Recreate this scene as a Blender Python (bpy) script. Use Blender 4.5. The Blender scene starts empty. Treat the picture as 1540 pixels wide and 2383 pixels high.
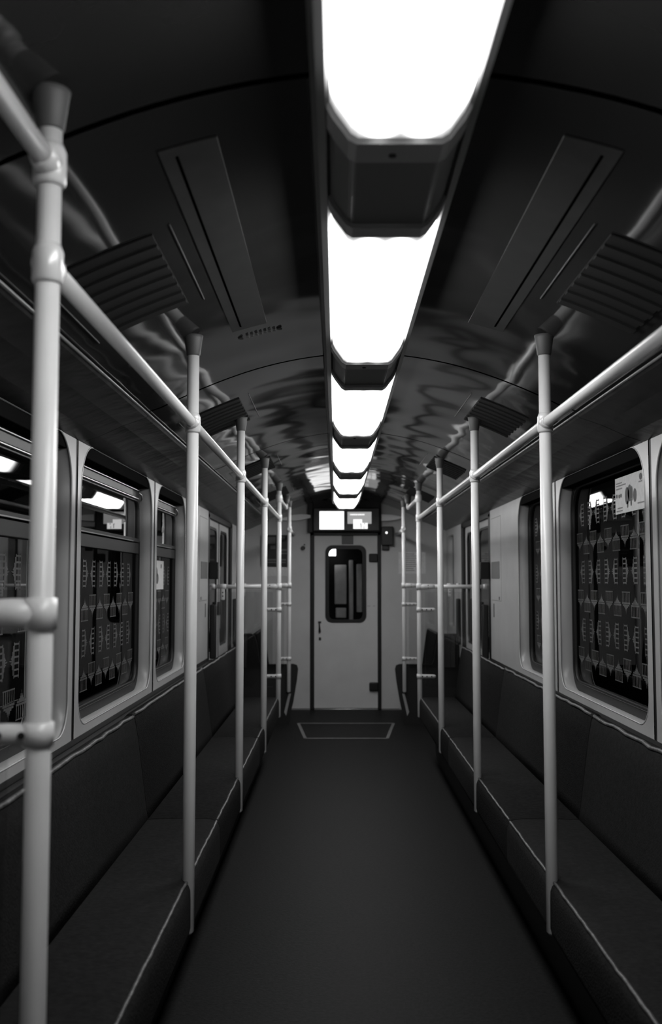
import bpy, bmesh, math, random
from math import pi, sin, cos, radians, atan
from mathutils import Vector, Matrix
random.seed(7)
S = bpy.context.scene
COL = S.collection
ZO = 1.49            # camera height above the floor (all Z below are relative to eye level, shifted on build)
CX = 0.112           # carriage centre line
HW = 1.172           # half width at the windows
YE = 11.6            # end wall
YB = -1.6            # back wall behind the camera

# ------------------------------------------------------------------ helpers
class MB:
    def __init__(s): s.bm = bmesh.new()
    def _add(s, pts): return [s.bm.verts.new(p) for p in pts]
    def face(s, pts, smooth=False):
        try:
            f = s.bm.faces.new(s._add(pts)); f.smooth = smooth; return f
        except ValueError: return None
    def box(s, lo, hi, bev=0.0, seg=2):
        x0,y0,z0 = lo; x1,y1,z1 = hi
        if x0>x1: x0,x1=x1,x0
        if y0>y1: y0,y1=y1,y0
        if z0>z1: z0,z1=z1,z0
        v = s._add([(x0,y0,z0),(x1,y0,z0),(x1,y1,z0),(x0,y1,z0),(x0,y0,z1),(x1,y0,z1),(x1,y1,z1),(x0,y1,z1)])
        fs = [s.bm.faces.new([v[i] for i in q]) for q in ((3,2,1,0),(4,5,6,7),(0,1,5,4),(1,2,6,5),(2,3,7,6),(3,0,4,7))]
        if bev > 0:
            es = list({e for f in fs for e in f.edges})
            r = bmesh.ops.bevel(s.bm, geom=es, offset=bev, segments=seg, affect='EDGES', profile=.5)
            for f in r['faces']: f.smooth = True
        return s
    def tube(s, pts, rad, n=20, cap=True):
        pts = [Vector(p) for p in pts]
        if not isinstance(rad,(list,tuple)): rad=[rad]*len(pts)
        rings=[]; up=None
        for i,p in enumerate(pts):
            d = (pts[min(i+1,len(pts)-1)]-pts[max(i-1,0)]).normalized()
            if up is None:
                up = Vector((0,0,1)) if abs(d.z)<.9 else Vector((0,1,0))
            u = (up - d*up.dot(d)).normalized(); w = d.cross(u); up=u
            rings.append([s.bm.verts.new(p+rad[i]*(cos(2*pi*k/n)*u+sin(2*pi*k/n)*w)) for k in range(n)])
        for a,b in zip(rings,rings[1:]):
            for k in range(n):
                f=s.bm.faces.new((a[k],b[k],b[(k+1)%n],a[(k+1)%n])); f.smooth=True
        if cap:
            s.bm.faces.new(rings[0]); s.bm.faces.new(rings[-1][::-1])
        return s
    def prism(s, prof, y0, y1, closed=True, caps=True, smooth=False, ny=1):
        """profile [(x,z)] swept along Y"""
        rows=[]
        for j in range(ny+1):
            y=y0+(y1-y0)*j/ny
            rows.append([s.bm.verts.new((x,y,z)) for x,z in prof])
        n=len(prof); rng = range(n if closed else n-1)
        for a,b in zip(rows,rows[1:]):
            for k in rng:
                f=s.bm.faces.new((a[k],a[(k+1)%n],b[(k+1)%n],b[k])); f.smooth=smooth
        if closed and caps:
            s.bm.faces.new(rows[0][::-1]); s.bm.faces.new(rows[-1])
        return s
    def poly(s, pts3, depth):
        """flat outline extruded by vector depth"""
        d=Vector(depth); a=s._add(pts3); b=s._add([Vector(p)+d for p in pts3]); n=len(a)
        s.bm.faces.new(a); s.bm.faces.new(b[::-1])
        for k in range(n): s.bm.faces.new((a[k],b[k],b[(k+1)%n],a[(k+1)%n]))
        return s
    def holed(s, outer, inner, mp, depth=0.0, inner2=None):
        """flat panel with a hole: 2-D loops mapped by mp(u,v,w); reveal goes from w=0 to w=depth"""
        vo=[s.bm.verts.new(mp(u,v,0)) for u,v in outer]; vi=[s.bm.verts.new(mp(u,v,0)) for u,v in inner]
        eo=[s.bm.edges.new((vo[k],vo[(k+1)%len(vo)])) for k in range(len(vo))]
        ei=[s.bm.edges.new((vi[k],vi[(k+1)%len(vi)])) for k in range(len(vi))]
        bmesh.ops.triangle_fill(s.bm, use_beauty=True, edges=eo+ei)
        if depth:
            q = inner2 or inner
            vd=[s.bm.verts.new(mp(u,v,depth)) for u,v in q]; n=len(vi)
            for k in range(n):
                f=s.bm.faces.new((vi[k],vi[(k+1)%n],vd[(k+1)%n],vd[k])); f.smooth=True
        return s
    def build(s, name, mat, parent=None, recalc=True):
        if recalc: bmesh.ops.recalc_face_normals(s.bm, faces=s.bm.faces[:])
        off = Vector((0,0,ZO))
        if parent is not None:
            p=parent; loc=Vector((0,0,0))
            while p is not None: loc += p.location; p=p.parent
            off = off - loc
        for v in s.bm.verts: v.co += off
        me = bpy.data.meshes.new(name); s.bm.to_mesh(me); s.bm.free()
        me.materials.append(mat)
        o = bpy.data.objects.new(name, me); COL.objects.link(o)
        if parent is not None: o.parent = parent
        return o
def tag(o, label, cat, group=None, kind=None):
    o['label']=label; o['category']=cat
    if group: o['group']=group
    if kind: o['kind']=kind
    return o
def thing(name, label, cat, loc, group=None, kind=None):
    o=bpy.data.objects.new(name,None); COL.objects.link(o)
    o.location=(loc[0],loc[1],loc[2]+ZO); o.empty_display_size=.1
    return tag(o,label,cat,group,kind)
def struct(name, mb, mat, label, cat):
    return tag(mb.build(name,mat),label,cat,kind='structure')
def rrect(u0,u1,v0,v1,r,n=8):
    rs = r if isinstance(r,(list,tuple)) else [r]*4    # corners: (u1,v1),(u0,v1),(u0,v0),(u1,v0)
    out=[]
    for (cu,cv,a0,rr) in ((u1,v1,0,rs[0]),(u0,v1,90,rs[1]),(u0,v0,180,rs[2]),(u1,v0,270,rs[3])):
        su = -1 if cu==u1 else 1; sv=-1 if cv==v1 else 1
        for k in range(n+1):
            a=radians(a0+90*k/n); out.append((cu+su*rr+rr*cos(a), cv+sv*rr+rr*sin(a)))
    return out
def inset(loop, d):
    cu=sum(p[0] for p in loop)/len(loop); cv=sum(p[1] for p in loop)/len(loop)
    hu=max(abs(p[0]-cu) for p in loop); hv=max(abs(p[1]-cv) for p in loop)
    return [(cu+(u-cu)*(hu-d)/hu, cv+(v-cv)*(hv-d)/hv) for u,v in loop]

# ------------------------------------------------------------------ materials
def mat(name, g, rough=.5, spec=.5, metal=0.0, noise=0.0, nscale=30, bump=0.0, bscale=60, coat=0.0, bstretch=None, sheen=0.0, bdetail=3):
    m=bpy.data.materials.new(name); m.use_nodes=True; N=m.node_tree.nodes; L=m.node_tree.links
    b=N['Principled BSDF']; b.inputs['Base Color'].default_value=(g,g,g,1)
    b.inputs['Roughness'].default_value=rough; b.inputs['Specular IOR Level'].default_value=spec
    b.inputs['Metallic'].default_value=metal; b.inputs['Coat Weight'].default_value=coat
    b.inputs['Coat Roughness'].default_value=.08
    if sheen: b.inputs['Sheen Weight'].default_value=sheen; b.inputs['Sheen Roughness'].default_value=.35
    tc=N.new('ShaderNodeTexCoord')
    if noise:
        t=N.new('ShaderNodeTexNoise'); t.inputs['Scale'].default_value=nscale; t.inputs['Detail'].default_value=6
        L.new(tc.outputs['Object'],t.inputs['Vector'])
        r=N.new('ShaderNodeValToRGB'); r.color_ramp.elements[0].position=.3; r.color_ramp.elements[1].position=.7
        a,c=max(0,g*(1-noise)),g*(1+noise)
        r.color_ramp.elements[0].color=(a,a,a,1); r.color_ramp.elements[1].color=(c,c,c,1)
        L.new(t.outputs['Fac'],r.inputs['Fac']); L.new(r.outputs['Color'],b.inputs['Base Color'])
    if bump:
        mp=N.new('ShaderNodeMapping')
        if bstretch: mp.inputs['Scale'].default_value=bstretch
        L.new(tc.outputs['Object'],mp.inputs['Vector'])
        t=N.new('ShaderNodeTexNoise'); t.inputs['Scale'].default_value=bscale; t.inputs['Detail'].default_value=bdetail
        L.new(mp.outputs['Vector'],t.inputs['Vector'])
        bp=N.new('ShaderNodeBump'); bp.inputs['Strength'].default_value=1; bp.inputs['Distance'].default_value=bump
        L.new(t.outputs['Fac'],bp.inputs['Height']); L.new(bp.outputs['Normal'],b.inputs['Normal'])
        if coat: L.new(bp.outputs['Normal'],b.inputs['Coat Normal'])
    return m
def emit(name, g, s):
    m=bpy.data.materials.new(name); m.use_nodes=True; N=m.node_tree.nodes; L=m.node_tree.links
    N.remove(N['Principled BSDF']); e=N.new('ShaderNodeEmission'); e.inputs['Color'].default_value=(g,g,g,1); e.inputs['Strength'].default_value=s
    L.new(e.outputs[0],N['Material Output'].inputs[0]); return m
def glass(name, tint=.6, rough=.0, base=None, refl=1.0):
    m=bpy.data.materials.new(name); m.use_nodes=True; N=m.node_tree.nodes; L=m.node_tree.links
    N.remove(N['Principled BSDF'])
    t=N.new('ShaderNodeBsdfTransparent'); t.inputs['Color'].default_value=(tint,tint,tint,1)
    g=N.new('ShaderNodeBsdfGlossy'); g.inputs['Roughness'].default_value=rough; g.inputs['Color'].default_value=(refl,refl,refl,1)
    f=N.new('ShaderNodeFresnel'); f.inputs['IOR'].default_value=1.55
    mx=N.new('ShaderNodeMixShader'); L.new(f.outputs[0],mx.inputs[0]); L.new(g.outputs[0],mx.inputs[2])
    if base is not None:
        d=N.new('ShaderNodeBsdfDiffuse'); d.inputs['Color'].default_value=(base,base,base,1)
        m2=N.new('ShaderNodeMixShader'); m2.inputs[0].default_value=.35
        L.new(t.outputs[0],m2.inputs[1]); L.new(d.outputs[0],m2.inputs[2]); L.new(m2.outputs[0],mx.inputs[1])
    else: L.new(t.outputs[0],mx.inputs[1])
    L.new(mx.outputs[0],N['Material Output'].inputs[0]); return m

M={}
M['pole']   = mat('pole_enamel', .60, .33, .5, noise=.05, nscale=8)
M['rail']   = mat('rail_enamel', .58, .2, .7)
M['wall']   = mat('wall_laminate', .42, .32, .5, noise=.06, nscale=5)
M['rimgloss']=mat('rim_gloss_laminate', .5, .22, .6)
M['reveal'] = mat('window_surround', .40, .38, .5, noise=.05, nscale=6)
M['endwall']= mat('end_wall_laminate', .50, .5, .35, noise=.05, nscale=4)
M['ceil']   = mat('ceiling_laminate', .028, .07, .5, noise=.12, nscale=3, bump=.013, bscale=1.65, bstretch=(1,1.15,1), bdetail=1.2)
M['ceilpanel'] = mat('ceiling_hatch_laminate', .028, .4, .25, noise=.2, nscale=12)
M['cove']   = mat('cove_laminate', .012, .25, .15, noise=.2, nscale=4, bump=.006, bscale=4)
M['rubber'] = mat('black_rubber', .012, .5, .3)
M['dark']   = mat('dark_plastic', .018, .4, .4)
M['housing']= mat('grey_housing', .30, .4, .4)
M['housing_dark']= mat('dark_cover', .12, .45, .4)
M['floor']  = mat('floor_linoleum', .0115, .55, .045, noise=.3, nscale=60, bump=.0006, bscale=90)
M['fabric'] = mat('seat_fabric', .018, .9, .04, noise=.22, nscale=55, bump=.003, bscale=150, bstretch=(.3,1,1))
M['piping_sheen'] = mat('piping_and_edge_sheen', .075, .45, .5, noise=.5, nscale=40, bump=.003, bscale=90)  # colour of the backrest trim; also paints the seat edge highlight
M['seatshell']= mat('seat_shell', .014, .5, .3)
M['winframe']=mat('dark_window_frame', .03, .45, .3)
M['barmetal']=mat('dull_bar_metal', .13, .45, .3)
M['metal']  = mat('brushed_metal', .42, .3, .5, metal=.8)
M['cap']    = mat('grey_cap', .09, .5, .4)
M['trimline']= mat('cove_edge_metal', .22, .3, .5, metal=.3)
M['ventmat']=mat('vent_plastic', .026, .8, .05)
M['revealshade']=mat('reveal_shade_black', .012, .95, .0)  # shade of the top window reveal, put into the colour
M['slot']=mat('slot_black', .002, .9, .0)
M['bolt']   = mat('bolt_dark', .012, .5, .3)
M['paper']  = mat('paper', .62, .7, .2, noise=.08, nscale=40)
M['ink']    = mat('ink', .12, .7, .2)
M['inkdark']= mat('ink_dark', .035, .6, .2)
M['greymark']= mat('grey_mark', .13, .5, .4)
M['film']   = mat('printed_film', .08, .6, .3, noise=.45, nscale=14)
M['glass']  = glass('window_glass', .3, refl=.4)
M['doorglass']= glass('door_glass', .7)
M['clear']  = glass('clear_screen', .93)
M['screenL']= emit('screen_white', 1, 1.6)
M['screenR']= emit('screen_grey', 1, .36)
M['screenW']= emit('screen_white_panel', 1, 1.2)
M['screenT']= emit('screen_soft_text', 1, .8)
M['led']    = emit('led_white', 1, 1.5)
M['farlamp']= emit('far_lamp', 1, 9.0)
M['outlamp']= emit('outside_lamp', 1, .25)
M['outside']= mat('tunnel_concrete', .012, .9, .1, noise=.4, nscale=2)
M['marking']= mat('floor_marking', .12, .5, .4, noise=.3, nscale=30)
M['crescent']= mat('pale_light_crescent', .9, .5, .3)  # light on the end wall top, put into a pale colour

# lamp lens: two tubes glow through the diffuser, weaker towards both closed ends
def lens_mat():
    m=bpy.data.materials.new('lamp_diffuser'); m.use_nodes=True; N=m.node_tree.nodes; L=m.node_tree.links
    N.remove(N['Principled BSDF'])
    tc=N.new('ShaderNodeTexCoord'); sx=N.new('ShaderNodeSeparateXYZ'); L.new(tc.outputs['Object'],sx.inputs[0])
    def mth(op,a,b=None,c=None):
        n=N.new('ShaderNodeMath'); n.operation=op
        for i,v in enumerate((a,b,c)):
            if v is None: continue
            if isinstance(v,(int,float)): n.inputs[i].default_value=v
            else: L.new(v,n.inputs[i])
        return n.outputs[0]
    # object origin is the middle of the lamp; distance to the nearer end
    endd=mth('SUBTRACT',.66,mth('ABSOLUTE',sx.outputs['Y']))
    dx=mth('SUBTRACT',mth('ABSOLUTE',sx.outputs['X']),.036)
    lobe=mth('EXPONENT',mth('MULTIPLY',mth('MULTIPLY',dx,dx),-1400.0))
    reach=mth('ADD',endd,mth('MULTIPLY',lobe,.045))
    t=N.new('ShaderNodeMapRange'); t.interpolation_type='SMOOTHSTEP'; L.new(reach,t.inputs[0])
    t.inputs[1].default_value=.030; t.inputs[2].default_value=.17; t.inputs[3].default_value=.5; t.inputs[4].default_value=LENS
    e=N.new('ShaderNodeEmission'); L.new(t.outputs[0],e.inputs['Strength'])
    L.new(e.outputs[0],N['Material Output'].inputs[0]); return m
LENS=16.0
M['lens']=lens_mat()

# ------------------------------------------------------------------ setting
mb=MB(); mb.box((CX-HW-.1,YB,-ZO-.05),(CX+HW+.1,YE+.1,-ZO)); struct('floor',mb,M['floor'],'dark speckled linoleum gangway floor between the two rows of benches','floor')

ARC=[(0,.95),(.15,.945),(.3,.922),(.45,.885),(.6,.832),(.75,.768),(.892,.696)]
def zc(a):
    a=abs(a)
    for (a0,z0),(a1,z1) in zip(ARC,ARC[1:]):
        if a<=a1: return z0+(z1-z0)*(a-a0)/(a1-a0)
    return ARC[-1][1]
def zs(a):   # smoothed
    return sum(zc(a+d) for d in (-.06,-.03,0,.03,.06))/5
# ceiling: arched panels with dark joints, running the whole carriage
seams=[-1.6+.0,-.35,1.80,4.13,6.35,8.55,10.75,YE+.0]
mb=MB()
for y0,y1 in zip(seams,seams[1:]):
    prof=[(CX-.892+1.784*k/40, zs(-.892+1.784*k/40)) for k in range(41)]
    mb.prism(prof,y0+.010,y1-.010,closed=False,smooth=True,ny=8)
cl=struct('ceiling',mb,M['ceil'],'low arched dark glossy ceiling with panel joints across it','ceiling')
mb=MB(); mb.prism([(CX-.9+1.8*k/20, zs(-.9+1.8*k/20)+.02) for k in range(21)],YB,YE,closed=False,smooth=True); mb.build('joint_backing',M['slot'],cl)
for side,nm in ((-1,'left'),(1,'right')):
    mb=MB()
    cv=[(CX+side*.892,.696),(CX+side*.905,.678),(CX+side*1.0,.645),(CX+side*1.10,.60),(CX+side*HW,.575)]
    for y0,y1 in zip(seams,seams[1:]): mb.prism(cv,y0+.003,y1-.003,closed=False,smooth=False,ny=6)
    struct('trim_%d'%(1 if side<0 else 2),mb,M['cove'],'dark sloping cove panel above the %s windows'%nm,'ceiling cove')
    mb=MB(); mb.tube([(CX+side*.893,YB,.691),(CX+side*.893,YE,.691)],.0055,10)
    struct('trim_%d'%(3 if side<0 else 4),mb,M['trimline'],'thin bright metal edge strip along the %s cove'%nm,'trim strip')

# side walls with window openings --------------------------------------------------
WINS=[(2.30,4.037),(4.073,5.792),(5.828,7.30)]
WZ0,WZ1=-.605,.578
def wmap(side):
    return lambda y,z,w: (CX+side*(HW+w), y, z)
def win_open(i):
    a,b=WINS[i]
    return (a+.055,b-.055) if i<2 else (a+.055,7.02)
for side,nm in ((-1,'left'),(1,'right')):
    mp=wmap(side); mb=MB()
    ztop=.585; zbot=-.80
    mb.box((CX+side*HW,YB,zbot),(CX+side*(HW+.04),2.275,ztop))
    for i in range(3):
        a,b=WINS[i]; o0,o1=win_open(i)
        inner=rrect(o0,o1,WZ0,WZ1,[.20,.20,.13,.13])
        if i==2: b=8.28
        mb.holed([(a,zbot),(b,zbot),(b,ztop),(a,ztop)],inner,mp,.08,inset(inner,-.012))
    mb.box((CX+side*HW,10.22,-.80),(CX+side*(HW+.03),10.24,ztop))
    inner=rrect(10.86,11.35,-.52,.50,[.05]*4)
    mb.holed([(10.24,zbot),(YE,zbot),(YE,ztop),(10.24,ztop)],inner,mp,.055)
    w=struct('wall_'+nm,mb,M['wall'],'pale laminate side wall with rounded window openings, %s side'%nm,'wall')
    # dark core behind the joints and below
    mb=MB()
    for y in (2.283,4.055,5.81): mb.box((CX+side*(HW+.003),y-.0178,-.8),(CX+side*(HW+.05),y+.0178,.585))
    mb.build('joint_seal',M['rubber'],w)
    mb=MB(); mb.box((CX+side*(HW-.003),YB,-ZO),(CX+side*(HW+.04),8.27,-.642)); mb.box((CX+side*(HW+.002),10.24,-ZO),(CX+side*(HW+.04),YE,-.80))
    mb.build('lower_panel',M['dark'],w)
    for i in range(3):
        o0,o1=win_open(i); lp=rrect(o0,o1,WZ0,WZ1,[.20,.20,.13,.13]); b3=[mp(u,v,.0015) for u,v in lp]
        mb=MB(); mb.tube(b3+[b3[0]],.004,8,cap=False); mb.build('opening_rim',M['rimgloss'],w)
    # outline of the hatch panel beside the door
    mb=MB(); X=CX+side*(HW-.001); e=.004
    for (y0,z0,y1,z1) in ((7.75,-.165,8.22,-.161),(7.75,-.165,7.754,.50),(7.75,.50,8.22,.504)):
        mb.box((X,y0,z0),(X+side*.004,y1,z1))
    mb.build('hatch_outline',M['greymark'],w)
    mb=MB(); mb.box((X-side*.003,8.10,-.30),(X+side*.004,8.13,-.19),.002); mb.box((X-side*.003,7.83,-.155),(X+side*.004,7.86,-.13),.002)
    mb.build('hatch_lock',M['ink'],w)

# printed gate motif on the glass film ---------------------------------------------
def gate_quads():
    q=[]; w=.132
    def R(u0,u1,v0,v1): q.append([(u0,v0),(u1,v0),(u1,v1),(u0,v1)])
    for k in range(6):
        c=-w/2+.009+k*(w-.018)/5; R(c-.0035,c+.0035,0,.046)
    R(-w/2,w/2,-.005,0); R(-w/2+.002,w/2-.002,.046,.054); R(-w*.40,w*.40,.056,.064)
    R(-.032,.032,.064,.071); R(-.017,.017,.071,.079); R(-.012,-.008,.079,.088); R(-.004,.001,.079,.092); R(.005,.011,.079,.086)
    q.append([(-.003,.088),(.003,.088),(.001,.102),(-.001,.102)])
    return q
GQ=gate_quads()
def film(side, y0,y1,z0,z1,X):
    mb=MB(); ph=random.random()*.05
    zrow=z1-.10; r=0
    while zrow-.07>z0:
        if r%2==0:
            y=y0+.05+ph; k=0
            while y<y1-.03:
                d=1 if k%2==0 else -1
                for q in GQ:
                    pts=[(y+d*(v-.03), zrow+u) for u,v in q]
                    if all(y0<p[0]<y1 and z0<p[1]<z1 for p in pts): mb.face([(X,p[0],p[1]) for p in pts])
                y+=.165 if k%2==0 else .155; k+=1
        else:
            y=y0+.09+ph; k=0
            while y<y1-.07:
                d=1 if k%2==0 else -1
                for q in GQ:
                    pts=[(y+u, zrow+d*(v-.055)) for u,v in q]
                    if all(y0<p[0]<y1 and z0<p[1]<z1 for p in pts): mb.face([(X,p[0],p[1]) for p in pts])
                y+=.145; k+=1
        zrow-=.158; r+=1
    return mb

wn=1
for side,nm in ((-1,'left'),(1,'right')):
    mp=wmap(side)
    for i in range(3):
        o0,o1=win_open(i); ordn=('nearest','middle','farthest')[i]
        hopper = side<0
        root=thing('window_%d'%wn,'%s of the three dark %s side windows%s'%(ordn,nm,' with a tilting hopper light on top' if hopper else ' with one undivided pane'),'window',(CX+side*(HW+.05),(o0+o1)/2,WZ0),kind='structure'); wn+=1
        out=rrect(o0-.01,o1+.01,WZ0-.01,WZ1+.01,[.21,.21,.14,.14]); 
        inn=rrect(o0+.035,o1-.035,WZ0+.045,WZ1-.06,[.15,.15,.10,.10])
        mb=MB(); m2=lambda y,z,w: mp(y,z,w+.071)
        mb.holed(out,inn,m2,.018); mb.build('window_seal',M['rubber'],root)
        mb=MB(); mb.box((CX+side*(HW+.007),o0+.02,.522),(CX+side*(HW+.079),o1-.02,.577),.004); mb.build('reveal_shade_box',M['revealshade'],root)  # added dark box painting the shade under the top of the opening
        # fine bead on the seal
        mb=MB(); bead=inset(inn,-.012); b3=[mp(u,v,.0695) for u,v in bead]; mb.tube(b3+[b3[0]],.0025,6,cap=False); mb.build('bead',M['seatshell'],root)
        pz1 = .165 if hopper else WZ1-.06
        mb=MB(); X=CX+side*(HW+.087)
        pts=[(u,v) for u,v in inn]
        if hopper:
            pts=rrect(o0+.035,o1-.035,WZ0+.045,.165,[.004,.004,.09,.09])
        mb.face([(X,u,v) for u,v in pts]); mb.build('glass_pane',M['glass'],root)
        fm=film(side,o0+.045,o1-.045,WZ0+.05,(.13 if hopper else .46),X-side*.001); f=fm.build('gate_pattern_film',M['film'],root,recalc=False)
        if hopper:
            Xh=CX+side*(HW+.075)
            mb=MB(); mb.box((Xh-.006,o0+.03,.15),(Xh+.006,o1-.03,.21),.003)           # transom
            mb.build('transom',M['winframe'],root)
            mb=MB(); hi=rrect(o0+.05,o1-.065,.235,.445,[.05,.004,.004,.004]); ho=rrect(o0+.035,o1-.04,.215,.505,[.08,.01,.01,.01])
            mb.holed(ho,hi,lambda y,z,w: mp(y,z,w+.063),.012); fr=mb.build('hopper_frame',M['winframe'],root)
            mb=MB(); mb.face([(Xh,u,v) for u,v in hi]); mb.build('hopper_pane',M['glass'],fr)
            mb=MB(); mb.box((Xh-side*.014,o0+.10,.462),(Xh-side*.022,o1-.30,.497),.002); mb.build('hopper_bar',M['barmetal'],fr)
            mb=MB()
            for z in (.456,.503): mb.box((Xh-side*.012,o0+.035,z-.002),(Xh-side*.026,o1-.13,z+.002))
            mb.build('bar_edge',M['metal'],fr)
            for yy,s_ in ((o0+.075,1),(o1-.10,-1)):
                mb=MB(); mb.tube([(Xh-side*.020,yy+s_*.03,.495),(Xh-side*.032,yy+s_*.012,.480),(Xh-side*.034,yy,.462),(Xh-side*.024,yy-s_*.02,.450)],[.006,.006,.006,.004],8)
                mb.build('latch',M['metal'],fr)
            mb=MB(); mb.box((Xh-side*.012,o0+.05,.214),(Xh-side*.02,o1-.25,.219)); mb.box((Xh-side*.012,o1-.052,.22),(Xh-side*.018,o1-.046,.44)); mb.build('frame_highlight_strip',M['metal'],fr)
    # small window by the end wall
    root=thing('window_%d'%wn,'narrow %s side window between the sliding doors and the end wall'%nm,'window',(CX+side*(HW+.05),11.1,-.52),kind='structure'); wn+=1
    out=rrect(10.85,11.36,-.53,.51,[.05]*4); inn=rrect(10.89,11.32,-.49,.47,[.04]*4)
    mb=MB(); mb.holed(out,inn,lambda y,z,w: mp(y,z,w+.05),.014); mb.build('window_seal',M['rubber'],root)
    mb=MB(); mb.face([(CX+side*(HW+.06),u,v) for u,v in inn]); mb.build('glass_pane',M['glass'],root)

# tunnel outside -------------------------------------------------------------------
for side,nm in ((-1,'left'),(1,'right')):
    mb=MB(); mb.box((CX+side*2.9,YB,-2.2),(CX+side*3.0,YE+2,1.6))
    struct('wall_tunnel_'+nm,mb,M['outside'],'dark tunnel wall outside the %s windows'%nm,'tunnel wall')

# sliding doors --------------------------------------------------------------------
dn=2
for side,nm in ((-1,'left'),(1,'right')):
    root=thing('door_%d'%dn,'closed pair of sliding doors with tall rounded windows in the %s wall'%nm,'sliding door',(CX+side*(HW+.03),9.27,-ZO),kind='structure'); dn+=1
    mb=MB(); mb.box((CX+side*(HW+.055),8.28,-ZO),(CX+side*(HW+.09),10.24,.56)); 
    for y0,y1 in ((8.28,8.42),(10.10,10.24)): mb.box((CX+side*(HW+.004),y0,-ZO),(CX+side*(HW+.055),y1,.56),.004)
    mb.box((CX+side*(HW+.004),8.28,.50),(CX+side*(HW+.055),10.24,.585))
    # frame only: cut glass area by building the surround as four bars
    bm_surround=mb
    mb2=MB()
    for y0,y1 in ((8.28,8.42),(10.10,10.24)): mb2.box((CX+side*(HW+.004),y0,-ZO),(CX+side*(HW+.055),y1,.56),.004)
    mb2.box((CX+side*(HW+.004),8.28,.53),(CX+side*(HW+.055),10.24,.60))
    bm_surround.bm.free(); mb2.build('door_frame',M['rubber'],root)
    for k,(y0,y1) in enumerate(((8.425,9.255),(9.265,10.095))):
        wi=rrect(y0+.10,y1-.10,-.62,.47,[.09]*4)
        mb=MB(); mb.holed([(y0,-ZO+.02),(y1,-ZO+.02),(y1,.53),(y0,.53)],wi,lambda y,z,w: (CX+side*(HW+.03+w),y,z),.02)
        lf=mb.build('door_leaf',M['wall'],root)
        mb=MB(); mb.holed(wi,inset(wi,.022),lambda y,z,w: (CX+side*(HW+.032+w),y,z),.01); mb.build('window_gasket',M['rubber'],lf)
        mb=MB(); mb.face([(CX+side*(HW+.04),u,v) for u,v in wi]); mb.build('glass_pane',M['doorglass'],lf)
        mb=MB(); yh = y1-.06 if k==0 else y0+.06
        mb.box((CX+side*(HW+.03),yh-.018,-.32),(CX+side*(HW+.005),yh+.018,-.20),.005); mb.build('door_handle',M['dark'],lf)
    mb=MB(); mb.box((CX+side*(HW+.031),9.253,-ZO+.02),(CX+side*(HW+.026),9.267,.53)); mb.build('meeting_seal',M['rubber'],root)

# end wall, door, floor threshold ---------------------------------------------------
DX0,DX1=-.296,.526      # outer edges of the dark door surround
mb=MB()
top=[(CX-HW,.585),(CX-1.1,.60),(CX-.905,.678)]+[(CX-.892+.1*k,zs(-.892+.1*k)) for k in range(1,9)]
mb.box((CX-HW,YE,-ZO),(DX0,YE+.06,1.02)); mb.box((DX1,YE,-ZO),(CX+HW,YE+.06,1.02)); mb.box((DX0,YE,.55),(DX1,YE+.06,1.02))
struct('wall_end',mb,M['endwall'],'grey laminate end wall of the carriage around the door','wall')
mb=MB(); mb.box((CX-HW-.1,YB-.05,-ZO),(CX+HW+.1,YB,1.0)); struct('wall_rear',mb,M['dark'],'dark wall behind the viewer','wall')
mb=MB()
mb.box((DX0,YE-.02,-ZO),(DX0+.048,YE+.03,.56),.006); mb.box((DX1-.042,YE-.02,-ZO),(DX1,YE+.03,.56),.006); mb.box((DX0,YE-.02,.515),(DX1,YE+.03,.56),.006)
struct('trim_5',mb,M['rubber'],'black rubber surround of the end door','door frame')
mb=MB(); mb.box((CX-.62,YE-.012,-ZO),(DX0,YE,-ZO+.018)); mb.box((DX1,YE-.012,-ZO),(CX+.62,YE,-ZO+.018)); mb.box((DX0+.05,YE-.03,-ZO),(DX1-.04,YE-.002,-ZO+.014),.004)
struct('baseboard_end',mb,M['metal'],'thin shiny metal strip along the foot of the end wall','baseboard')
door=thing('door_1','grey end door with a rounded window under the twin screens','door',(CX,YE,-ZO),kind='structure')
dw=rrect(-.122,.355,-.49,.405,[.08]*4)
mb=MB(); mb.holed([(DX0+.048,-ZO+.02),(DX1-.042,-ZO+.02),(DX1-.042,.515),(DX0+.048,.515)],dw,lambda x,z,w:(x,YE-.004+w,z),.03); mb.build('door_leaf',mat('door_laminate',.55,.5,.35,noise=.05,nscale=4),door)
mb=MB(); mb.holed(dw,rrect(-.078,.31,-.455,.36,[.06]*4),lambda x,z,w:(x,YE-.014+w,z),.02); 
gk=mb.build('window_gasket',M['rubber'],door)
mb=MB(); mb.face([(x,YE+.002,z) for x,z in rrect(-.082,.314,-.459,.364,[.06]*4)]); mb.build('glass_pane',M['doorglass'],door)
for z in (.257,-1.225):
    mb=MB(); mb.box((.385,YE-.035,z-.05),(.49,YE-.006,z+.05),.014,3); mb.build('hinge',M['rubber'],door)
mb=MB(); mb.box((.070,YE-.008,.415),(.205,YE-.003,.515),.002); mb.build('notice_plate',M['dark'],door)
mb=MB(); mb.box((-.205,YE-.010,-.50),(-.168,YE-.004,-.475),.002); mb.tube([(-.19,YE-.014,-.50),(-.185,YE-.02,-.60)],[.008,.014],10); mb.box((-.196,YE-.012,-.66),(-.170,YE-.004,-.695),.005); mb.build('door_lock',M['dark'],door)
mb=MB(); mb.box((.365,YE-.006,-.302),(.40,YE-.003,-.298)); mb.box((.43,YE-.006,-.302),(.455,YE-.003,-.298)); mb.build('scratch_mark',M['ink'],door)

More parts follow.
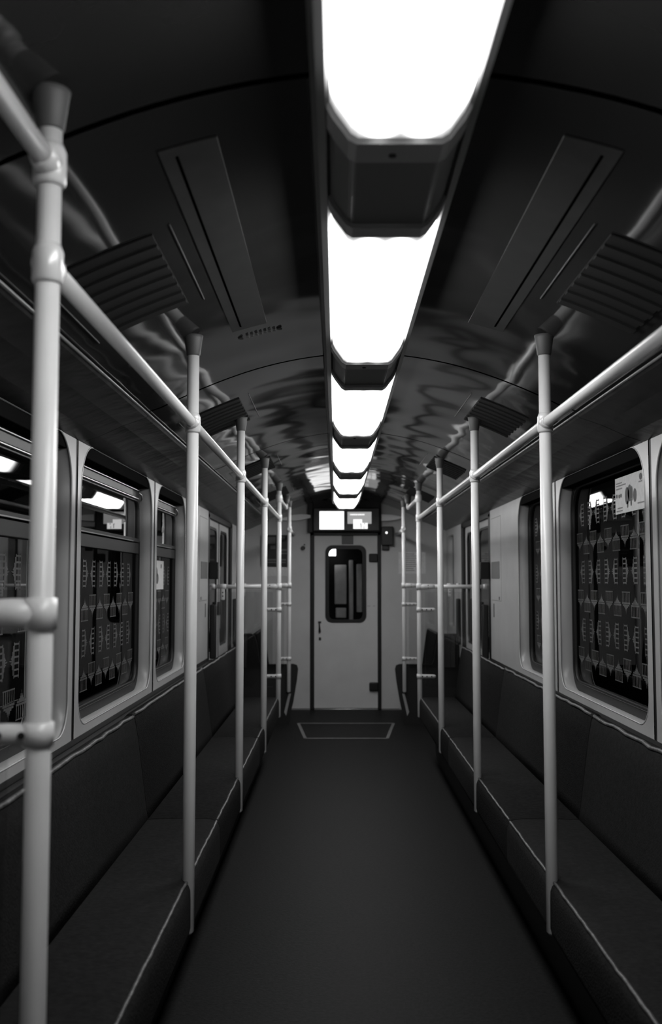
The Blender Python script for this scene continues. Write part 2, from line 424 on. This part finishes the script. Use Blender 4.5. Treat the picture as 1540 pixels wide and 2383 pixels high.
# next carriage seen through the end door window
nx=thing('wall_neighbour','grey end wall of the next carriage seen through the end door window','wall',(CX,12.5,-ZO),kind='structure')
mb=MB(); mb.box((-.5,12.5,-1.0),(.8,12.55,.7)); mb.build('end_panel',M['outside'],nx)
mb=MB(); mb.box((-.015,12.46,-.30),(.135,12.5,.19),.01); mb.box((.165,12.46,-.5),(.22,12.5,.25),.01); mb.box((.26,12.46,-.4),(.33,12.5,.2),.01); mb.box((.0,12.46,-.47),(.13,12.5,-.345),.01); mb.build('door_panel',mat('neighbour_laminate',.7,.6,.3,noise=.2,nscale=7),nx)
MB().poly([(-.125,12.3,.30),(.00,12.3,.30),(.00,12.3,.39),(-.10,12.3,.39)],(0,.02,0)).build('carriage_lamp',M['farlamp'],nx)

# hatch outline on the floor
mb=MB(); zf=-ZO+.003
P=[(-.39,10.49),(.60,10.49),(.485,9.50),(-.288,9.50)]
def strip(a,b,w):
    d=(Vector(b)-Vector(a)).normalized(); n=Vector((-d.y,d.x))*w/2
    A=Vector(a);B=Vector(b); mb.poly([(A.x+n.x,A.y+n.y,zf-.002),(B.x+n.x,B.y+n.y,zf-.002),(B.x-n.x,B.y-n.y,zf-.002),(A.x-n.x,A.y-n.y,zf-.002)],(0,0,.004))
strip(P[0],P[1],.03); strip(P[3],P[2],.035); strip(P[0],P[3],.03); strip(P[1],P[2],.03)
tag(mb.build('floor_hatch_frame',M['marking']),'pale trapezoid metal outline on the floor before the end door','floor hatch')

# ------------------------------------------------------------------ ceiling lamps
LAMPS=[(1.70-1.32+1.79*k,1.70+1.79*k) for k in range(6)]
ordi=['nearest','second','third','fourth','fifth','farthest']
LP=[(-.122,.885),(-.122,.832),(-.112,.812),(-.085,.774),(-.072,.766),(.072,.766),(.085,.774),(.112,.812),(.122,.832),(.122,.885)]
for k,(y0,y1) in enumerate(LAMPS):
    yc=(y0+y1)/2
    root=thing('ceiling_lamp','%s glowing fluorescent lamp in the ceiling row%s'%(ordi[k],', cut by the picture edge' if k==0 else (', above the twin screens' if k==5 else ' from the viewer')),'ceiling lamp',(CX,yc,.766),'row of ceiling lamps')
    mb=MB(); hl=(y1-y0)/2
    n=len(LP); rows=[]
    for y,sc,dz in ((-hl,.93,.012),(-hl+.02,1,0),(hl-.02,1,0),(hl,.93,.012)):
        rows.append([mb.bm.verts.new((CX+x*sc,yc+y,z+ (dz if z<.85 else 0))) for x,z in LP])
    for a,b in zip(rows,rows[1:]):
        for j in range(n-1):
            f=mb.bm.faces.new((a[j],a[j+1],b[j+1],b[j])); f.smooth=False
    mb.bm.faces.new(rows[0][::-1]); mb.bm.faces.new(rows[-1])
    ln=mb.build('diffuser',M['lens'],root)
    # move origin to the lamp middle (parent already there)
    # end caps, slightly larger than the lens
    for ya,yb in ((y0-.055,y0+.004),(y1-.004,y1+.075)):
        mb=MB(); mb.prism([(CX+x*1.05,z-(.004 if z<.85 else 0)) for x,z in LP],ya,yb); mb.build('end_cap',M['housing'],root)
# dark covers between lamps
for k in range(5):
    ya=LAMPS[k][1]+.077; yb=LAMPS[k+1][0]-.057
    root=thing('lamp_row_cover','dark trapezoid cover panel between the %s and %s ceiling lamps'%(ordi[k],ordi[k+1]),'cover panel',(CX,(ya+yb)/2,.78),'covers between the ceiling lamps')
    mb=MB(); mb.prism([(CX+x*1.0125,z+.006 if z<.85 else z) for x,z in LP],ya,yb); mb.build('cover_body',M['housing_dark'],root)
    mb=MB()
    for sx in (-1,1): mb.tube([(CX+sx*.078,ya,.774),(CX+sx*.078,yb,.774)],.0022,6)
    mb.build('ridge_line',M['housing'],root)
    mb=MB(); mb.tube([(CX-.01,ya-.035,.764),(CX-.01,ya-.035,.759)],.007,10); mb.build('screw',M['bolt'],root)
mb=MB()
for sx in (-1,1):
    mb.prism([(CX+sx*.1235,.94),(CX+sx*.1235,.838),(CX+sx*.130,.832),(CX+sx*.146,.842),(CX+sx*.158,.89),(CX+sx*.160,.95)],.2,10.9)
struct('trim_6',mb,M['housing_dark'],'dark channel carrying the row of ceiling lamps','lamp channel')

# ceiling vents ---------------------------------------------------------------------
for side,nm in ((-1,'left'),(1,'right')):
    for j in range(4):
        y0=2.38+2.2*j; y1=y0+.60
        root=thing('ceiling_vent','%s dark slatted air vent in the %s slope of the ceiling'%(ordi[j],nm),'vent',(CX+side*.67,(y0+y1)/2,.78),'ceiling vents')
        aa=[.56+.22*t/8 for t in range(9)]
        mb=MB()
        top_=[(CX+side*a,zs(a)-.006) for a in aa]; bot=[(CX+side*a,zs(a)-.0015) for a in aa][::-1]
        mb.prism(top_+bot,y0,y1); mb.build('vent_plate',M['ventmat'],root)
        mb=MB()
        for s_ in range(7):
            y=y0+.06+s_*.08
            prof=[(CX+side*a,zs(a)-.013) for a in aa]+[(CX+side*a,zs(a)-.004) for a in aa][::-1]
            mb.prism(prof,y,y+.03)
        mb.build('vent_slats',M['ventmat'],root)
        for a in (.515,.835):
            mb=MB(); mb.tube([(CX+side*a,y0-.02,zs(a)-.002),(CX+side*a,y1+.02,zs(a)-.002)],.002,6)
            mb.build('vent_edge',M['cap'],root)

# long access panels ----------------------------------------------------------------
for side,nm in ((-1,'left'),(1,'right')):
    root=thing('ceiling_access_panel','long narrow grey access panel in the ceiling %s of the lamps'%nm,'access panel',(CX+side*.415,2.66,.89))
    aa=[.355+.12*t/6 for t in range(7)]
    mb=MB(); mb.prism([(CX+side*a,zs(a)-.0035) for a in aa]+[(CX+side*a,zs(a)-.001) for a in aa][::-1],1.98,3.46); mb.build('panel_body',M['ceilpanel'],root)
    mb=MB(); mb.box((CX+side*.440,2.02,zs(.44)-.0055),(CX+side*.447,3.42,zs(.44)-.002)); mb.build('panel_slot',M['slot'],root)
    if side<0:
        t=thing('screwed_label','small screwed label at the far end of the left ceiling access panel','label',(-.27,3.56,.90))
        for x in (-.345,-.205):
            mb=MB(); mb.tube([(x,3.57,zs(x-CX)-.001),(x,3.57,zs(x-CX)-.006)],.010,12)
            mb.build('screw',M['bolt'],t)
        mb=MB()
        for q in range(7):
            x=-.325+.016*q; 
            mb.box((x,3.55+random.random()*.01,zs(x-CX)-.004),(x+.010,3.585,zs(x-CX)-.0015))
        mb.build('lettering',M['ceilpanel'],t)

# ------------------------------------------------------------------ poles and rails
XP={-1:-.484,1:.708}
YP=[1.64,3.34,5.05,6.75,8.48,10.37]
PR=.0203; RR=.0165
def joint(X,Y,Z,root,toward=(0,1,0),big=1.0):
    mb=MB(); t=Vector(toward)
    mb.tube([(X,Y,Z-.034*big),(X,Y,Z-.028*big),(X,Y,Z+.02*big),(X,Y,Z+.034*big)],[.0225*big,.0262*big,.0262*big,.021*big],20)
    c=Vector((X,Y,Z))
    if t.length>0:
        mb.tube([c-t*.012,c+t*.03*big,c+t*.05*big],[.025*big,.0225*big,.0185*big],20)
    if toward==(0,1,0) and big==1.0 and Y>2:
        mb.tube([c+t*.012,c-t*.03,c-t*.045],[.025,.0225,.0185],20)
    return mb.build('joint_clamp',M['rail'],root)
pn={-1:['nearest the camera at the left edge','second from the camera','third from the camera','fourth from the camera','fifth from the camera, at the bench end','farthest, beyond the sliding doors'],
     1:['','nearest the camera','second from the camera','third from the camera','fourth from the camera, at the bench end','farthest, beyond the sliding doors']}
for side,nm in ((-1,'left'),(1,'right')):
    X=XP[side]
    for k,Y in enumerate(YP):
        if side>0 and k==0: continue
        end = k in (0,4,5)
        root=thing('grab_pole','pale vertical grab pole in the %s row, %s'%(nm,pn[side][k]),'grab pole',(X,Y,-1.15),'%s row of grab poles'%nm)
        zt=zs(X-CX)
        mb=MB(); foot=-1.155
        mb.tube([(X,Y,foot),(X,Y,foot+.01),(X,Y,zt-.01)],[.012,PR,PR],28); mb.build('pole_tube',M['pole'],root)
        mb=MB(); mb.tube([(X,Y,zt-.072),(X,Y,zt-.068),(X,Y,zt-.012),(X,Y,zt-.002)],[.021,.0235,.031,.033],24); mb.build('ceiling_cap',M['cap'],root)
        joint(X,Y,.53,root)
        if k in (0,4): joint(X,Y,.70,root,(0,-1 if k==0 else 1,0),1.08)
        if end:
            # clamp for the cross tube, then short arms holding the clear screen
            mb=MB(); c=-.055
            mb.tube([(X,Y,c-.026),(X,Y,c+.026)],.026,20)
            mb.tube([(X,Y,c),(X+side*.05,Y,c),(X+side*.10,Y,c),(X+side*.13,Y,c)],[.025,.025,.021,.0175],20); cl_=mb.build('cross_clamp',M['pole'],root)
            mb=MB()
            for dz in (-.011,.011): mb.tube([(X+side*.075,Y-.018,c+dz),(X+side*.075,Y-.0235,c+dz)],.0045,10)
            mb.build('bolt',M['bolt'],cl_)
            xe=CX+side*(HW-.005)
            mb=MB(); mb.tube([(X+side*.11,Y,c),(xe,Y,c)],.0165,20)
            mb.tube([(xe-side*.03,Y,c),(xe,Y,c)],[.02,.026],20)
            mb.build('cross_tube',M['rail'],root)
            mb=MB(); xt=CX+side*1.07; mb.tube([(xt-.028,Y,c),(xt+.028,Y,c)],.0215,16); mb.box((xt-.016,Y-.014,c-.115),(xt+.016,Y+.006,c),.008); th=mb.build('hanging_clamp',M['pole'],root)
            mb=MB()
            for dz in (-.05,-.08): mb.tube([(xt,Y-.013,c+dz),(xt,Y-.016,c+dz)],.006,10)
            mb.build('bolt',M['bolt'],th)
            for z in (-.25,-.81):
                mb=MB(); mb.tube([(X,Y,z-.019),(X,Y,z+.019)],.0245,20)
                mb.tube([(X,Y,z),(X+side*.02,Y-.002,z),(X+side*.12,Y-.002,z),(X+side*.135,Y-.002,z)],[.018,.0175,.0165,.010],16)
                ar=mb.build('screen_arm',M['pole'],root)
                for bx in (.022,.06,.10):
                    mb=MB(); mb.tube([(X+side*bx,Y-.017,z),(X+side*bx,Y-.0225,z)],.0062,10); mb.build('bolt',M['bolt'],ar)
            mb=MB(); mb.box((X+side*.05,Y-.003,-.90),(CX+side*(HW-.05),Y+.001,-.10)); mb.build('clear_screen',M['clear'],root)
    # overhead rails
    mb=MB(); mb.tube([(X,.9 if side>0 else YP[0],.53),(X,YP[4],.53)],RR,24)
    tag(mb.build('overhead_rail',M['rail']),'long pale overhead handrail joining the %s row of grab poles'%nm,'handrail')
    mb=MB(); mb.tube([(X,YP[5],.53),(X,YE,.53)],RR,16)
    tag(mb.build('overhead_rail',M['rail']),'short overhead handrail from the last %s pole to the end wall'%nm,'handrail')
    # raised rail across the far door bay with its ceiling hanger
    r=thing('door_bay_rail','raised rail beside the %s sliding doors, hung from the ceiling'%nm,'handrail',(X,9.1,.70))
    yh=9.75; zt=zs(X-CX)
    mb=MB(); mb.tube([(X,YP[4],.70),(X,yh-.06,.70),(X,yh-.02,.705),(X,yh,.73),(X,yh,zt-.03)],RR,16); mb.build('rail_tube',M['rail'],r)
    mb=MB(); mb.tube([(X,yh,zt-.085),(X,yh,zt-.08),(X,yh,zt-.004)],[.021,.025,.036],20); mb.build('ceiling_cap',M['cap'],r)
X=XP[-1]
mb=MB(); mb.tube([(X,YP[0],.70),(X,-.6,.70)],.0175,24)
tag(mb.build('door_bay_rail',M['rail']),'raised rail entering at the left edge above the nearest pole','handrail')

# ------------------------------------------------------------------ benches
def bench(side,y0,y1,segs,nm,lab,far=False):
    root=thing('bench_seat',lab,'bench',(CX+side*.8,(y0+y1)/2,-ZO),'side benches')
    sx=lambda a: CX+side*a
    mb=MB(); mb.prism([(sx(.72),-ZO),(sx(.70),-1.20),(sx(1.16),-1.20),(sx(1.16),-ZO)],y0+.02,y1-.02); mb.build('seat_base',M['seatshell'],root)
    mb=MB(); mb.prism([(sx(1.165),-.665),(sx(1.165),-1.20),(sx(1.0),-1.20),(sx(.975),-.64)],y0,y1); mb.build('back_shell',M['seatshell'],root)
    cuts=[y0]+segs+[y1]
    for i,(a,b) in enumerate(zip(cuts,cuts[1:])):
        a+=.004; b-=.004
        # seat cushion, rounded front lip
        pr=[(1.0,-1.17),(1.0,-.985),(.90,-.978),(.80,-.974),(.65,-.974),(.622,-.976),(.604,-.982),(.592,-.994),(.5865,-1.01),(.5855,-1.04),(.585,-1.13),(.59,-1.15),(.61,-1.165)]
        mb=MB(); mb.prism([(sx(p),z) for p,z in pr],a,b,smooth=True); c=mb.build('seat_cushion',M['fabric'],root)
        mb=MB(); n=max(2,int((b-a)/.05)); pts=[(sx(.5995+random.uniform(-.0015,.0015)),a+.01+(b-a-.02)*t/n,-.9835+random.uniform(-.001,.001)) for t in range(n+1)]
        mb.tube(pts,.0055,8); mb.build('edge_highlight',M['piping_sheen'],c)  # pale bead painting the sheen along the rounded seat edge
        # backrest cushion
        jog=(.006 if i%2 else 0)
        pb=[(.99,-.60),(.985,-.572+jog),(.972,-.558+jog),(.955,-.557+jog),(.94,-.572+jog),(.925,-.65),(.905,-.80),(.888,-.93),(.88,-.975),(.99,-.975)]
        mb=MB(); mb.prism([(sx(p),z) for p,z in pb],a,b,smooth=True); c=mb.build('backrest_cushion',M['fabric'],root)
        mb=MB(); n=max(2,int((b-a)/.09)); pts=[(sx(.947+random.uniform(-.003,.003)),a+.01+(b-a-.02)*t/n,-.5595+jog+random.uniform(-.003,.003)) for t in range(n+1)]
        mb.tube(pts,.0075,8); mb.build('back_piping',M['piping_sheen'],c)
    return root
for side,nm in ((-1,'left'),(1,'right')):
    bench(side,1.72,8.40,[4.15,6.28],nm,'long dark upholstered bench along the %s wall under the windows'%nm)
    b2=bench(side,10.46,YE-.02,[],nm,'short dark bench beside the end wall on the %s'%nm,True)
    # shaped end panel of the short bench
    sx=lambda a: CX+side*a
    prof=[(1.16,-.555),(.99,-.555),(.955,-.575),(.93,-.66),(.905,-.83),(.885,-.872),(.55,-.868),(.515,-.88),(.502,-.92),(.515,-1.04),(.55,-1.25),(.575,-1.36),(.59,-ZO+.0),(1.16,-ZO)]
    mb=MB(); mb.poly([(sx(a),10.405,z) for a,z in prof],(0,.04,0))
    e=mb.build('end_panel',M['seatshell'],b2)
    mb=MB(); mb.poly([(sx(.575),10.403,-1.17),(sx(.60),10.403,-1.17),(sx(.645),10.403,-1.36),(sx(.625),10.403,-1.40)],(0,-.004,0)); mb.build('seat_front_glint',M['housing'],b2)  # pale triangle painting the highlight on the seat front
    # dark pads on the wall at both sides of the sliding doors
    for Y,ln,wd in ((8.42,'near',.055),(10.30,'far',.045)):
        mb=MB(); mb.box((CX+side*(HW-.002),Y-.03,-.66),(CX+side*(HW-wd),Y+.03,-.205 if ln=='near' else -.19),.012,3)
        tag(mb.build('wall_pad',M['dark']),'dark upright pad on the %s wall at the %s side of the sliding doors'%(nm,ln),'pad')
    # dark box near the sliding doors and its reflection painted as a grey square
    tb=thing('door_control_box','small black box on the %s wall just before the sliding doors'%nm,'control box',(CX+side*(HW-.04),8.36,.0))
    mb=MB(); mb.box((CX+side*(HW-.001),8.33,.008),(CX+side*(HW-.075),8.39,.15),.003); mb.build('box_body',M['bolt'],tb)
    mb=MB(); mb.box((CX+side*(HW-.075),8.345,.075),(CX+side*(HW-.079),8.375,.09),.001); mb.build('button',M['cap'],tb)
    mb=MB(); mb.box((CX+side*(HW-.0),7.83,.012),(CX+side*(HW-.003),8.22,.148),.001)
    tag(mb.build('wall_sign',M['greymark']),'plain grey square on the %s wall painting a reflection of the black box'%nm,'sign')  # no real sign: grey square painting the reflection of the black box

# ------------------------------------------------------------------ end wall fittings
# twin passenger screens
sc=thing('passenger_screen','twin passenger screens in a black case above the end door','screen',(CX,YE-.12,.57))
mb=MB(); mb.box((-.262,YE-.13,.562),(.508,YE+.0,.835),.012,3); mb.build('screen_case',M['dark'],sc)
mb=MB(); mb.box((-.325,YE-.07,.55),(-.262,YE,.90),.006); mb.box((.508,YE-.07,.55),(.526,YE,.90),.004); mb.box((-.32,YE-.06,.835),(.526,YE,.93),.006); mb.build('screen_mount',M['rubber'],sc)
k_=11.47/11.6
mb=MB(); mb.box((-.187,YE-.133,.583),(.095,YE-.128,.793),.0015); sl=mb.build('left_display',M['screenL'],sc); sl['label']='bright white display'
mb=MB(); mb.box((.136,YE-.133,.648),(.412,YE-.128,.786),.0015); sr=mb.build('right_display',M['screenR'],sc); sr['label']='grey display with a white picture'
mb=MB()
x=-.155
while x<.05:
    w=random.choice((.006,.009,.012)); mb.box((x,YE-.1345,.702),(x+w,YE-.1325,.709)); x+=w+.003
mb.build('text_line',M['screenT'],sl)
mb=MB(); x=.165
while x<.325:
    w=random.choice((.008,.014,.018)); mb.box((x,YE-.1345,.746),(x+w,YE-.1325,.762)); x+=w+.004
mb.box((.202,YE-.1350,.590),(.304,YE-.1325,.700)); mb.box((.304,YE-.1350,.590),(.368,YE-.1325,.658)); mb.build('white_picture',M['screenW'],sr)
mb=MB()
for cx_,z0,z1,w in ((.292,.598,.648,.008),(.326,.595,.622,.006),(.333,.64,.655,.008),(.286,.64,.655,.006)): mb.box((cx_-w/2,YE-.1365,z0),(cx_+w/2,YE-.1345,z1))
mb.build('dark_figure',M['greymark'],sr)

# pale crescents by the case, painting patches of light on the end wall
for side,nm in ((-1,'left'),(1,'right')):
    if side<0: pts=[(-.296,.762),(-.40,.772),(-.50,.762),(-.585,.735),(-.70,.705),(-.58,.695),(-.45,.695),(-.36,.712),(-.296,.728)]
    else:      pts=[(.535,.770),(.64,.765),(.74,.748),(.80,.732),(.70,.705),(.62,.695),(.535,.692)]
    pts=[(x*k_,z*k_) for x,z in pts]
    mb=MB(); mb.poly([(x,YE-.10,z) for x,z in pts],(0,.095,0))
    tag(mb.build('light_crescent',M['crescent']),'pale crescent painting a patch of light %s of the twin screens'%nm,'painted light patch')

# alarm box on the right
ab=thing('alarm_box','dark box with a white indicator light right of the end door','alarm box',(.60,YE-.03,.36))
mb=MB(); mb.box((.53,YE-.075,.40),(.668,YE,.62),.01,3); mb.box((.535,YE-.04,.345),(.62,YE,.40),.008); mb.build('box_body',M['dark'],ab)
mb=MB(); mb.tube([(.588,YE-.075,.548),(.588,YE-.086,.548)],[.014,.010],14); mb.build('indicator_light',M['led'],ab)
mb=MB(); mb.tube([(.588,YE-.075,.515),(.588,YE-.082,.515)],[.010,.008],12); mb.build('small_button',M['cap'],ab)
# knob on left
mb=MB(); mb.tube([(-.38,YE,.372),(-.38,YE-.03,.372),(-.38,YE-.034,.372)],[.026,.024,.018],16); mb.box((-.372,YE-.006,.405),(-.355,YE,.42),.002)
tag(mb.build('door_stop',M['dark']),'small round dark stop on the end wall left of the end door','door stop')
# framed poster on left
ps=thing('framed_poster','dark framed poster on the end wall behind the left grab poles','poster',(-.71,YE-.01,.16))
mb=MB(); mb.box((-.868,YE-.025,.158),(-.545,YE,.525),.004); mb.build('poster_board',M['dark'],ps)
mb=MB()
for x0,x1,z0,z1 in ((-.80,-.70,.42,.50),(-.63,-.59,.46,.50),(-.66,-.56,.335,.36),(-.64,-.56,.302,.318),(-.80,-.575,.225,.245),(-.83,-.58,.198,.212),(-.76,-.70,.36,.40)): mb.box((x0,YE-.028,z0),(x1,YE-.024,z1),.001)
mb.build('printed_image',M['greymark'],ps)
mb=MB(); mb.box((-.868,YE-.006,.045),(-.545,YE,.156),.001)
tag(mb.build('paper_notice',M['paper']),'pale paper strip fixed under the dark framed poster','notice')
# paper notice on right
pr_=thing('paper_notice','pale printed notice on the end wall behind the right grab poles','notice',(.89,YE-.005,.075))
mb=MB(); mb.box((.730,YE-.006,.075),(1.046,YE,.325),.001); mb.build('notice_sheet',mat('aged_paper',.68,.7,.2,noise=.1,nscale=30),pr_)
mb=MB()
for q in range(9):
    z=.30-.024*q; mb.box((.80,YE-.0075,z),(.80+random.uniform(.10,.20),YE-.0055,z+.006))
mb.box((.775,YE-.0075,.12),(.785,YE-.0055,.14)); mb.build('printed_text',M['ink'],pr_)

# ------------------------------------------------------------------ stickers on windows
def notice(side,ya,yb,z0,z1,lab,figs,lines):
    X=CX+side*(HW+.083)
    n=thing('window_sticker',lab,'sticker',(X,(ya+yb)/2,z0))
    mb=MB(); mb.box((X,ya,z0),(X+side*.002,yb,z1)); mb.build('sticker_sheet',M['paper'],n)
    for (y,z,ry,rz) in figs:
        mb=MB(); mb.poly([(X-side*.0006,y+ry*cos(t*pi/6),z+rz*sin(t*pi/6)) for t in range(12)],(-side*.0006,0,0))
        mb.build('printed_figure',M['ink'],n)
    mb=MB()
    for (y0,y1,z) in lines: mb.box((X-side*.0006,y0,z),(X-side*.0012,y1,z+.006))
    mb.build('printed_text',M['greymark'],n)
notice(1,4.33,4.86,.318,.492,'pale illustrated sticker high on the middle right window',
    [(4.66,.395,.035,.042),(4.62,.405,.03,.04),(4.585,.40,.012,.035),(4.54,.388,.025,.032),(4.83,.405,.012,.01),(4.79,.402,.012,.01),(4.76,.404,.012,.01),(4.655,.355,.012,.018),(4.60,.358,.010,.016),(4.45,.465,.02,.016),(4.40,.47,.014,.012)],
    [(4.74,4.84,.462),(4.68,4.84,.450),(4.74,4.84,.435),(4.43,4.48,.440),(4.74,4.82,.342),(4.74,4.84,.328),(4.40,4.50,.345)])
notice(-1,6.02,6.62,-.06,.125,'pale sticker with a figure on the farthest left window',
    [(6.34,.05,.05,.035),(6.38,.01,.05,.035),(6.32,.0,.03,.04),(6.15,.08,.03,.015),(6.52,.09,.02,.015)],
    [(6.06,6.2,.10),(6.06,6.18,.055),(6.06,6.2,.04),(6.06,6.2,-.04)])

# ------------------------------------------------------------------ camera, world, view
cam=bpy.data.cameras.new('camera'); co=bpy.data.objects.new('camera',cam); COL.objects.link(co)
th=atan((1350-1191.5)/2317); yaw=atan((781-770)/2317)
co.location=(0,0,ZO); co.rotation_euler=(pi/2+th,0,yaw)
cam.sensor_fit='VERTICAL'; cam.sensor_height=36; cam.lens=2317/2383*36; cam.clip_start=.02
cam.dof.use_dof=True; cam.dof.focus_distance=4.2; cam.dof.aperture_fstop=3.2
S.camera=co
w=bpy.data.worlds.new('world'); S.world=w; w.use_nodes=True
w.node_tree.nodes['Background'].inputs[0].default_value=(1,1,1,1); w.node_tree.nodes['Background'].inputs[1].default_value=.004
vs=S.view_settings; vs.view_transform='Standard'; vs.look='None'; vs.gamma=1; vs.use_curve_mapping=False; vs.exposure=0.0
